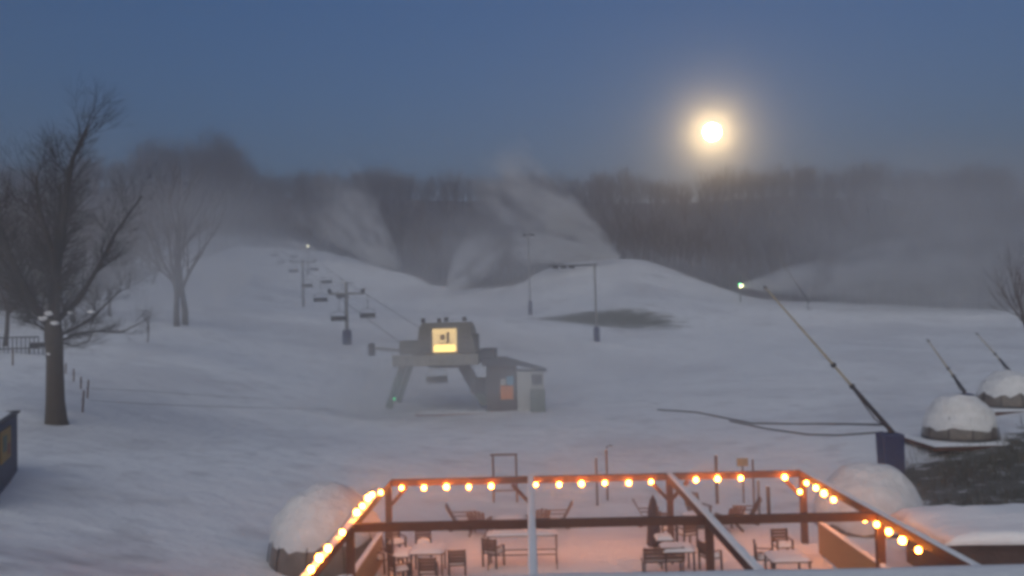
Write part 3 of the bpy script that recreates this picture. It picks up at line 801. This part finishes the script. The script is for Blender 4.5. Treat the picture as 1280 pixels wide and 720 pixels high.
def make_liftchair():
    t = thing('lift_chair', (0, 0, 0), 'x', 'lift chair', 'chairs hanging on the ski lift')
    MB().box(-1.0, 1.0, -.25, .28, -.05, .06, .03).build('seat', M['dark'], t)
    MB().box(-1.0, 1.0, .24, .34, .08, .62, .04).build('backrest', M['dark'], t)
    m = MB()
    for s in (-1, 1): m.tube([(s*1.05, -.28, .05), (s*1.05, .32, .02), (s*1.05, .3, .75), (s*.85, .1, 1.1), (0, 0, 1.35)], .035, 6)
    m.build('frame', M['dark'], t)
    MB().tube([(0, 0, 1.35), (0, .05, 2.9), (0, 0, 3.1)], .045, 6).build('hanger', M['steel'], t)
    MB().box(-.1, .1, -.18, .18, 3.05, 3.2, .02).build('grip', M['dark'], t)
    MB().tube([(-.95, -.3, .35), (.95, -.3, .35)], .03, 6).build('safety_bar', M['dark'], t)
    snow_pad(-.95, .95, -.22, .2, .06, .05, 3).build('snow_cover', M['snow'], t)
    return t
lc = make_liftchair(); rope = {-1: [], 1: []}
for i, (s, px, py, d) in enumerate(CH):
    p = W(px, py, d); rz = math.atan2(-.355, 1)*-1
    if i == 0: lc.location = p; lc.rotation_euler = (0, 0, rz); lc['label'] = lab[0]
    else: dup(lc, p, rz, lab[i])
    rope[s].append(p+Vector((0, 0, 3.14)))
# terminal chair inside the station
p = W(547, 478, 86); dup(lc, p, R(20), 'chair hanging under the lift station roof')
# tower
tp = W(434, 432, 121); g = G(tp.x, 121); tz = W(434, 367, 121).z
t = thing('lift_tower', (tp.x, 121, g), 'lift tower with a crossarm and a navy padded foot beside the lowest chairs', 'lift tower')
t.rotation_euler = (0, 0, math.atan(.355)); H = tz-g
MB().tube([(0, 0, -.4), (0, 0, H+1.6)], [.30, .2], 12).build('mast', M['steel'], t)
MB().tube([(0, 0, 0), (0, 0, 1.0), (0, 0, 2.0)], [.6, .64, .6], 12).build('pad', M['blue_pad'], t)
MB().bar((-2.4, 0, H), (2.4, 0, H), .26, .3).build('crossarm', M['steel'], t)
for s in (-1, 1):
    a = MB().bar((s*2.3, -1.3, H+.12), (s*2.3, 1.3, H+.3), .12, .22).build('sheave_beam', M['dark'], t)
    for k in range(5):
        y = -1.1+.55*k; MB().tube([(s*2.3-.08, y, H+.42), (s*2.3+.08, y, H+.42)], .22, 12).build('sheave', M['dark'], a)
MB().bar((-1.1, 0, H+1.5), (1.1, 0, H+1.5), .1).build('work_frame', M['steel'], t)
for px, py, d, H0, lab_ in ((379, 372, 172, 9.5, 'faint second lift tower up the hill behind the first'), (385, 330, 262, 8.5, 'topmost lift tower with a small lamp, near the treeline')):
    p = W(px, py, d); g = G(p.x, d); tt = thing('lift_tower', (p.x, d, g), lab_, 'lift tower'); tt.rotation_euler = (0, 0, math.atan(.355))
    MB().tube([(0, 0, -.4), (0, 0, H0)], [.28, .2], 10).build('mast', M['steel'], tt)
    MB().bar((-2.4, 0, H0-.6), (2.4, 0, H0-.6), .24, .28).build('crossarm', M['steel'], tt)
    for s in (-1, 1): MB().bar((s*2.3, -1.2, H0-.4), (s*2.3, 1.2, H0-.3), .14, .3).build('sheave_beam', M['dark'], tt)
    if d > 200:
        bm = bmesh.new(); bmesh.ops.create_icosphere(bm, subdivisions=2, radius=.42)
        for v in bm.verts: v.co += Vector((0, -.5, H0-.1))
        bm.verts.index_update(); MB().add([v.co.copy() for v in bm.verts], [tuple(v.index for v in f.verts) for f in bm.faces]).build('lamp', M['hill_lamp'], tt, True); bm.free()
# ropes
for s in (-1, 1):
    r0 = [W(505 if s < 0 else 560, 432, 86)]+sorted(rope[s], key=lambda v: v.y); r0.append(r0[-1]+(r0[-1]-r0[-2])*1.0)
    o = MB().tube([v-r0[0] for v in r0], .035, 5).build('haul_rope', M['dark'], None, False, r0[0])
    tag(o, 'steel haul rope carrying the %s line of chairs up the hill' % ('left' if s < 0 else 'right'), 'rope', 'lift ropes')

# lift terminal: everything laid out in metres from the photograph's window centre, 80 m away
u = 80/F
tb = W(560, 512, 80); g0 = G(tb.x, 80); t = thing('lift_station', (tb.x, 80, g0), 'lift drive station on slanted legs with a glowing square window', 'lift station')
def lz(py): return W(560, py, 80).z-g0
def lxx(px): return (px-560)*u
def prism(poly, y0, y1):
    m = MB(); n = len(poly); V = [(x, y0, z) for x, z in poly]+[(x, y1, z) for x, z in poly]
    m.add(V, [tuple(range(n)), tuple(range(2*n-1, n-1, -1))]+[(i, i+n, (i+1) % n+n, (i+1) % n) for i in range(n)]); return m
pp = lambda L: [(lxx(a), lz(b)) for a, b in L]
# housing with real window opening: four wall blocks around it
y0, y1 = 0.0, 7.5
prism(pp([(530,403),(586,403),(590,409),(526,409)]), y0, y1).build('housing_top', M['housing'], t)
prism(pp([(526,409.2),(540.5,409.2),(540.5,441.5),(522,441.5)]), y0, y1).build('housing_side', M['housing'], t)
prism(pp([(574.5,409.2),(590,409.2),(597,441.5),(574.5,441.5)]), y0, y1).build('housing_side', M['housing'], t)
w_ = MB().box(lxx(540.7), lxx(574.3), .25, .30, lz(441.3), lz(409.4)).build('window', M['window_lit'], t)
m = MB()
for x in (541.5, 573.5): m.box(lxx(x)-.06, lxx(x)+.06, .14, .24, lz(441.2), lz(409.5))
for z in (440.6, 410.0): m.box(lxx(542.5), lxx(572.5), .14, .24, lz(z)-.05, lz(z)+.05)
m.build('frame', M['housing_pale'], w_)
MB().box(lxx(544), lxx(571), .10, .13, lz(439.6), lz(431), .1).build('lamp', M['lamp_low'], w_)
m = MB(); m.box(lxx(552), lxx(558), .16, .2, lz(425), lz(418), .05); m.box(lxx(560), lxx(563.5), .16, .2, lz(428), lz(415), .05); m.box(lxx(550), lxx(566), .16, .2, lz(429.3), lz(428.2), .02)
m.build('machinery', M['tan'], w_)
# walkway rail, seams, ladder, bolts and a maintenance platform
m = MB()
for k in range(9):
    x = lxx(494)+(lxx(524)-lxx(494))*k/8; m.tube([(x, -.1, lz(443)), (x, -.1, lz(443)+.55)], .02, 5)
m.tube([(lxx(494), -.1, lz(443)+.55), (lxx(524), -.1, lz(443)+.55)], .028, 5); m.build('walkway_rail', M['steel'], t)
m = MB()
for x in (-.75, -.45): m.tube([(lxx(600)+x, -.05, 0.2), (lxx(600)+x, -.05, lz(452))], .03, 5)
for k in range(14): z = .4+k*.28; m.tube([(lxx(600)-.75, -.05, z), (lxx(600)-.45, -.05, z)], .018, 5)
m.build('ladder', M['steel'], t)
m = MB()
for k in range(8): x = lxx(497)+(lxx(596)-lxx(497))*k/7; m.box(x-.03, x+.03, -.34, -.302, lz(456.5), lz(443.5))
m.build('canopy_seams', M['housing'], t)
m = MB()
for z in (415, 422, 429, 436): m.box(lxx(528), lxx(538), -.04, -.002, lz(z)-.02, lz(z)+.02); m.box(lxx(577), lxx(589), -.04, -.002, lz(z)-.02, lz(z)+.02)
m.build('vent_louvres', M['dark'], t)
MB().tube([(lxx(528), 2, lz(403)), (lxx(528), 2, lz(396))], .04, 6).build('antenna', M['steel'], t)
snow_pad(lxx(492.5), lxx(520), -.25, 6, lz(443)+.003, .16, 9).build('snow_cover', M['snow'], t)
snow_pad(lxx(528), lxx(588), 0, 7.5, lz(403)+.002, .14, 3).build('snow_cover', M['snow'], t)
for px_, py_ in ((531,400),(551,400),(560,399),(583,399)):
    MB().box(lxx(px_)-.18, lxx(px_)+.18, .1, .5, lz(py_)-.2, lz(py_)+.18, .06).build('beacon', M['dark'], t)
# pale canopy underside
MB().box(lxx(492), lxx(600), -.3, 8.5, lz(457), lz(443), .1).build('canopy', M['housing_pale'], t)
MB().box(lxx(500), lxx(529), .2, 4, lz(442.8), lz(425), .15).build('motor_box', M['housing'], t)
MB().box(lxx(590), lxx(599), .5, 3, lz(440), lz(418), .08).build('gear_box', M['dark'], t)
MB().bar((lxx(464), 1, lz(433)), (lxx(500), 1, lz(437)), .25, .3).build('guide_arm', M['steel'], t)
MB().box(lxx(460), lxx(467), .6, 1.6, lz(443), lz(427), .1).build('guide_head', M['dark'], t)
MB().box(lxx(600.5), lxx(621), .2, 5, lz(453), lz(438), .1).build('link_roof', M['roof'], t)
for (a, b, m_) in (((503, 457), (484, 510), 'green'), ((576, 457), (592, 487), 'dark'), ((592, 487), (606, 509), 'green')):
    MB().bar((lxx(a[0]), 1, lz(a[1])), (lxx(b[0]), 1, lz(b[1])), .62, .62).build('leg', M[m_], t)
    MB().bar((lxx(a[0]), 7, lz(a[1])), (lxx(b[0]), 7, lz(b[1])), .5, .5).build('leg', M[m_], t)
MB().box(lxx(588), lxx(608), .4, 2.2, lz(492), lz(474), .1).build('control_cabinet', M['dark'], t)
MB().tube([(0, 3, lz(457)-.25), (0, 3, lz(457)-.02)], 2.1, 32).build('bullwheel', M['dark'], t)
bm = bmesh.new(); bmesh.ops.create_icosphere(bm, subdivisions=2, radius=.10)
for v in bm.verts: v.co += Vector((lxx(492.5), .35, lz(497)))
bm.verts.index_update(); MB().add([v.co.copy() for v in bm.verts], [tuple(v.index for v in f.verts) for f in bm.faces]).build('signal_light', M['green_led'], t, True); bm.free()
# loading board
p = W(585, 508, 79); g = G(p.x, 79)
t2 = thing('loading_ramp', (p.x, 79, g), 'low loading ramp with a dull red edge in front of the lift station', 'ramp')
MB().box(-4.7, 4.9, -.3, 3.2, -.4, .06, .02).build('edge', M['red'], t2)
snow_pad(-4.6, 4.8, -.2, 3.1, .06, .07, 1, 12).build('snow_cover', M['snow'], t2)
# operator hut
p = W(645, 503, 79.5); g = G(p.x, 79.5); hx = lambda q: (q-645)*u; hz_ = lambda q: W(645, q, 79.5).z-g
t = thing('operator_hut', (p.x, 79.5, g), 'small lift operator hut with white siding and an orange panel by the station', 'hut')
MB().box(hx(609), hx(646.5), 0, 3.2, -.3, hz_(452), .03).build('dark_wall', mat('brown_hut_boards', (.085, .065, .06), .85, var=.3), t)
MB().box(hx(647), hx(680), -.4, 3.2, -.3, hz_(464), .03).build('white_wall', M['white'], t)
prism([(hx(604), hz_(447)), (hx(632), hz_(447)), (hx(684), hz_(463.5)), (hx(684), hz_(465.5)), (hx(646), hz_(456)), (hx(604), hz_(456))], -.75, 3.6).build('roof', M['roof'], t)
MB().box(hx(626), hx(642), -.06, -.01, hz_(499), hz_(482), .01).build('orange_panel', M['orange'], t)
MB().box(hx(634), hx(643), -.06, -.01, hz_(481), hz_(470), .01).build('blue_panel', M['cyan'], t)
MB().box(hx(626.5), hx(633), -.06, -.01, hz_(481), hz_(473), .01).build('white_panel', M['white'], t)
w_ = MB().box(hx(665), hx(678), -.45, -.41, hz_(481), hz_(468), .01).build('window', M['glass'], t)
MB().box(hx(664), hx(679), -.49, -.451, hz_(482.4), hz_(481), .005).build('sill', M['white'], w_)
MB().box(hx(663), hx(681), -1.6, -.5, -.2, hz_(486), .1).build('utility_box', mat('grey_green_box', (.16, .19, .17), .7), t)

# ------------------------------------------------------------------ lodge roof below the camera
e = W(660, 711.5, 9.0)
t = thing('lodge_roof', (0, 0, 0), 'snow covered lodge roof edge along the bottom of the picture', 'roof')
MB().box(-9, 9, 2.5, 8.9, e.z-.75, e.z-.18, .02).build('roof_deck', M['roof'], t)
MB().box(-9.05, 9.05, 8.901, 8.96, e.z-.5, e.z-.2, .01).build('fascia', M['timber'], t)
m = MB(); n = 60; V = []; Fc = []
for j, (y, dz) in enumerate(((2.5, 0), (6, 0), (8.2, 0), (8.75, -.01), (8.95, -.04), (9.02, -.11), (9.0, -.19))):
    for i in range(n+1):
        x = -9+18*i/n; V.append((x, y+(.03*noise.noise(Vector((x*.8, 5, 0))) if y > 8 else 0), e.z+dz+.012*noise.noise(Vector((x*.6, y*.7, 1)))))
for j in range(6):
    for i in range(n): Fc.append((j*(n+1)+i, j*(n+1)+i+1, (j+1)*(n+1)+i+1, (j+1)*(n+1)+i))
me_obj('snow_cover', V, Fc, M['snow'], t, True)

# ------------------------------------------------------------------ brush on the bank
rb = random.Random(3); m = MB()
k = 0
while k < 16000:
    x = rb.uniform(14.5, 36); y = rb.uniform(29, 48)
    if not (sm(14, 16.5, x)*sm(27, 30, y)*(1-sm(41+(x-17)*.25, 45+(x-17)*.5, y)) > rb.random()): continue
    if noise.noise(Vector((x*.5, y*.5, 2))) < -0.12+rb.uniform(-.2, .2): k += .3; continue
    k += 1; z = G(x, y) if k % 1 else G(x, y); h = rb.uniform(.15, .65); a = rb.uniform(0, 6.28); w = rb.uniform(.006, .02)
    dx, dy = math.cos(a), math.sin(a); lx_, ly_ = rb.gauss(0, .12), rb.gauss(0, .12)
    m.add([(x-dx*w, y-dy*w, z-.03), (x+dx*w, y+dy*w, z-.03), (x+lx_, y+ly_, z+h)], [(0, 1, 2)])
tag(m.build('dry_brush', mat('dry_brush_stems', (.09, .085, .07), .95, var=.5, scale=1)), 'dry dark brush poking through thin snow on the bank', 'brush', kind='stuff')

# ------------------------------------------------------------------ air: haze and snow plumes
def volume(name, dens, col=(.95, .96, 1.0), aniso=.35):
    m = bpy.data.materials.new(name); m.use_nodes = True; nt = m.node_tree; nt.nodes.clear()
    o = nt.nodes.new('ShaderNodeOutputMaterial'); v = nt.nodes.new('ShaderNodeVolumePrincipled')
    v.inputs['Color'].default_value = (*col, 1); v.inputs['Density'].default_value = dens; v.inputs['Anisotropy'].default_value = aniso
    nt.links.new(v.outputs[0], o.inputs['Volume']); return m, nt, v
HM, hnt, hv = volume('winter_haze', 0.0016, (.95, .94, .95), .65)
hv2 = hnt.nodes.new('ShaderNodeVolumePrincipled')          # strongly forward scattering part, added to give the moon a halo
hv2.inputs['Color'].default_value = (.97, .97, .97, 1); hv2.inputs['Density'].default_value = .0004; hv2.inputs['Anisotropy'].default_value = .97
ha = hnt.nodes.new('ShaderNodeAddShader'); hnt.links.new(hv.outputs[0], ha.inputs[0]); hnt.links.new(hv2.outputs[0], ha.inputs[1])
hnt.links.new(ha.outputs[0], [n for n in hnt.nodes if n.type == 'OUTPUT_MATERIAL'][0].inputs['Volume'])
hz = MB().box(-560, 560, -60, 760, -6, CZ+100).build('haze', HM)
tag(hz, 'thin cold haze filling the valley', 'haze', kind='stuff')
def plume(px, py, d, tx, ty, td, r0, r1, k, label, seed=0, sharp=1.2, warp=2.2):
    a = W(px, py, d); b = W(tx, ty, td); v = b-a; Ln = v.length
    m, nt, pv = volume('plume_%d' % seed, 0, (.98, .97, .97), .2); N, L = nt.nodes, nt.links
    def mt(op, *ar, clamp=False):
        x = N.new('ShaderNodeMath'); x.operation = op; x.use_clamp = clamp
        for i, q in enumerate(ar):
            if isinstance(q, (int, float)): x.inputs[i].default_value = q
            else: L.new(q, x.inputs[i])
        return x.outputs[0]
    tc = N.new('ShaderNodeTexCoord'); sp = N.new('ShaderNodeSeparateXYZ'); L.new(tc.outputs['Object'], sp.inputs[0])
    X, Y, Z = sp.outputs; t_ = mt('DIVIDE', X, Ln)
    def noi(sc_, off, det=3):
        n_ = N.new('ShaderNodeTexNoise'); n_.inputs['Scale'].default_value = sc_; n_.inputs['Detail'].default_value = det
        m_ = N.new('ShaderNodeMapping'); m_.inputs['Scale'].default_value = (.5, 1, 1); m_.inputs['Location'].default_value = (seed*7.3+off,)*3
        L.new(tc.outputs['Object'], m_.inputs[0]); L.new(m_.outputs[0], n_.inputs['Vector']); return n_.outputs['Fac']
    rr = mt('SQRT', mt('ADD', mt('MULTIPLY', Y, Y), mt('MULTIPLY', Z, Z)))
    Rr = mt('ADD', r0, mt('MULTIPLY', mt('POWER', mt('MAXIMUM', t_, 0.0), .85), r1-r0))
    q = mt('SUBTRACT', mt('SUBTRACT', 1.0, mt('DIVIDE', rr, Rr)), mt('MULTIPLY', mt('SUBTRACT', noi(2.6/r1, 3, 4), .35), mt('MULTIPLY', mt('MAXIMUM', t_, 0.0), warp)), clamp=True)
    q = mt('POWER', q, sharp)
    sm_ = N.new('ShaderNodeMapRange'); sm_.interpolation_type = 'SMOOTHSTEP'
    for q_, v_ in (('From Min', .36), ('From Max', .68), ('To Min', .12), ('To Max', 1.9)): sm_.inputs[q_].default_value = v_
    L.new(noi(3.6/r1, 0, 4), sm_.inputs['Value']); nn = sm_.outputs['Result']
    al = mt('MULTIPLY', mt('DIVIDE', 1.0, mt('ADD', .07, mt('MAXIMUM', t_, 0))), mt('SUBTRACT', 1.0, t_, clamp=True))
    dn = mt('MULTIPLY', mt('MULTIPLY', q, nn), mt('MULTIPLY', al, k*3)); L.new(dn, pv.inputs['Density'])
    o = MB().tube([(-.05, 0, 0), (Ln*.25, 0, 0), (Ln*.6, 0, 0), (Ln, 0, 0)], [r0*1.2, r0+(r1-r0)*.32+.5, r0+(r1-r0)*.68+.5, r1], 20).build('snow_plume', m)
    o.matrix_world = Matrix.Translation(a) @ v.to_track_quat('X', 'Z').to_matrix().to_4x4()
    tag(o, label, 'snow plume', 'clouds of blown artificial snow', 'stuff')
plume(775, 320, 252, 600, 208, 262, .4, 18, .16, 'large bright snow plume blown up and left from the crest', 1, .85)
plume(774, 321, 246, 636, 306, 240, .4, 6.5, .5, 'low bright band of blown snow along the crest', 2, .6, .7)
plume(503, 346, 280, 395, 225, 285, .4, 20, .06, 'snow plume rising left of the dark trees', 3, .6)
plume(562, 362, 250, 625, 285, 254, 1.2, 14, .07, 'pale puff of snow standing before the middle of the wood', 4, .8)
plume(926, 357, 213, 1400, 318, 200, .35, 20, .05, 'long snow plume drifting right from the lit fan gun', 5, .8)
plume(392, 312, 285, 200, 300, 240, 1.5, 13, .014, 'soft snow cloud over the top of the lift line', 6)
plume(300, 350, 150, 90, 345, 100, 3, 13, .016, 'thin drifting snow cloud beyond the large tree at left', 7)

plume(640, 500, 62, 470, 335, 262, 12, 36, .0006, 'thin low mist lying over the lower slope around the lift station', 8)

def mist(cx, cy, cz, a, b, c, k, label, seed, g=.4, ns=2.2, lo_=.15):
    m, nt, pv = volume('mist_%d' % seed, 0, (.98, .98, .98), g); N, L = nt.nodes, nt.links
    tc = N.new('ShaderNodeTexCoord'); ln = N.new('ShaderNodeVectorMath'); ln.operation = 'LENGTH'; L.new(tc.outputs['Object'], ln.inputs[0])
    mr = N.new('ShaderNodeMapRange'); mr.interpolation_type = 'SMOOTHSTEP'
    for q_, v_ in (('From Min', .35), ('From Max', 1.0), ('To Min', k), ('To Max', 0.0)): mr.inputs[q_].default_value = v_
    L.new(ln.outputs['Value'], mr.inputs['Value'])
    nz = N.new('ShaderNodeTexNoise'); nz.inputs['Scale'].default_value = ns; nz.inputs['Detail'].default_value = 3
    mp = N.new('ShaderNodeMapping'); mp.inputs['Location'].default_value = (seed*3.1,)*3
    L.new(tc.outputs['Object'], mp.inputs[0]); L.new(mp.outputs[0], nz.inputs['Vector'])
    m2 = N.new('ShaderNodeMapRange'); m2.interpolation_type = 'SMOOTHSTEP'
    for q_, v_ in (('From Min', .33), ('From Max', .68), ('To Min', lo_), ('To Max', 1.8)): m2.inputs[q_].default_value = v_
    L.new(nz.outputs['Fac'], m2.inputs['Value']); mm = N.new('ShaderNodeMath'); mm.operation = 'MULTIPLY'
    L.new(mr.outputs['Result'], mm.inputs[0]); L.new(m2.outputs['Result'], mm.inputs[1]); L.new(mm.outputs[0], pv.inputs['Density'])
    bm = bmesh.new(); bmesh.ops.create_icosphere(bm, subdivisions=3, radius=1.02); bm.verts.index_update()
    o = MB().add([v.co.copy() for v in bm.verts], [tuple(v.index for v in f.verts) for f in bm.faces]).build('mist', m); bm.free()
    o.location = (cx, cy, cz); o.scale = (a, b, c); tag(o, label, 'mist', None, 'stuff')
mist(2, 26, CZ-6, 13, 9, 4.2, .018, 'thin mist added to give the pergola bulbs an amber glow', 1, .6, 1.2, .7)  # added volume: scatters the bulbs' light into a soft glow around them
def mist_at(px, py, d, a, b, c, k, label, seed, **kw):
    p = W(px, py, d); mist(p.x, p.y, p.z, a, b, c, k, label, seed, **kw)
mist_at(1180, 312, 190, 58, 24, 30, .022, 'wide drifting bank of blown snow before the wood at right', 2, lo_=.5)
mist_at(478, 488, 74, 8, 4, 5, .10, 'patch of mist veiling the left legs of the lift station', 3, ns=1.5, lo_=.4)
mist_at(60, 330, 43, 15, 6, 9, .013, 'thin haze drifting past the large bare tree', 4, lo_=.4)
mist_at(560, 470, 66, 34, 12, 5, .020, 'low thin mist over the flat snow before the lift station', 5)
mist_at(640, 300, 225, 30, 18, 13, .022, 'ragged cloud of blown snow behind the pale pole', 6)
mist_at(236, 330, 88, 20, 8, 12, .036, 'soft drifting haze in front of the twin bare trees', 8, lo_=.5)
mist_at(235, 322, 215, 42, 16, 9, .035, 'soft cloud of blown snow along the left hill crest', 9, lo_=.5)
mist_at(400, 345, 200, 24, 18, 7, .005, 'thin mist over the upper part of the chairlift', 10, lo_=.4)
mist_at(480, 352, 150, 62, 14, 9, .007, 'drifting low cloud of blown snow across the middle slope', 11, lo_=.35)
mist_at(780, 350, 170, 40, 14, 9, .010, 'faint veil of blown snow before the crest and the dark patch', 12, lo_=.3)
mist_at(950, 470, 95, 42, 22, 7, .012, 'low thin mist over the snowfield right of the lift station', 7)

# ------------------------------------------------------------------ moon
mp_ = W(890, 165, 2200); dist = (mp_-Vector((0, 0, CZ))).length
bm = bmesh.new(); bmesh.ops.create_uvsphere(bm, u_segments=96, v_segments=48, radius=dist*10/F)
for v in bm.verts: pass
bm.verts.index_update()
mo = MB().add([v.co.copy() for v in bm.verts], [tuple(v.index for v in f.verts) for f in bm.faces]).build('moon', emit('moon_glow', (1.0, .72, .36), 55), None, True, mp_); bm.free()
tag(mo, 'bright pale yellow full moon low over the wooded hill', 'moon')

# ------------------------------------------------------------------ light
SUN_EL, SUN_AZ = 1.0, 195.0         # the sun is just at the horizon behind the camera
wd = bpy.data.worlds.new('World'); sc.world = wd; wd.use_nodes = True; nt = wd.node_tree
bg = nt.nodes['Background']; sk = nt.nodes.new('ShaderNodeTexSky'); sk.sky_type = 'NISHITA'; sk.sun_disc = False
sk.sun_elevation = R(SUN_EL); sk.sun_rotation = R(SUN_AZ); sk.altitude = 300; sk.air_density = 1.2; sk.dust_density = 0.3; sk.ozone_density = 4.4
nt.links.new(sk.outputs[0], bg.inputs['Color']); bg.inputs['Strength'].default_value = 0.053
ld = bpy.data.lights.new('sun', 'SUN'); ld.energy = 0.44; ld.angle = R(140); ld.color = (1, .97, .85)
lo = bpy.data.objects.new('sun', ld); C.objects.link(lo)
az = R(SUN_AZ); dirv = Vector((math.sin(az)*math.cos(R(SUN_EL)), math.cos(az)*math.cos(R(SUN_EL)), math.sin(R(SUN_EL))))
lo.rotation_euler = dirv.to_track_quat('Z', 'Y').to_euler()

sc.view_settings.view_transform = 'Standard'; sc.view_settings.look = 'None'; sc.view_settings.gamma = 1; sc.view_settings.exposure = 2.5
cy = sc.cycles
cy.max_bounces = 6; cy.diffuse_bounces = 3; cy.glossy_bounces = 2; cy.volume_bounces = 2; cy.transparent_max_bounces = 8
cy.volume_step_rate = 1.0; cy.volume_max_steps = 96
cy.use_denoising = True
cy.sample_clamp_indirect = 3.0
cy.pixel_filter_type = 'BLACKMAN_HARRIS'; cy.filter_width = 3.6
cy.caustics_reflective = False; cy.caustics_refractive = False
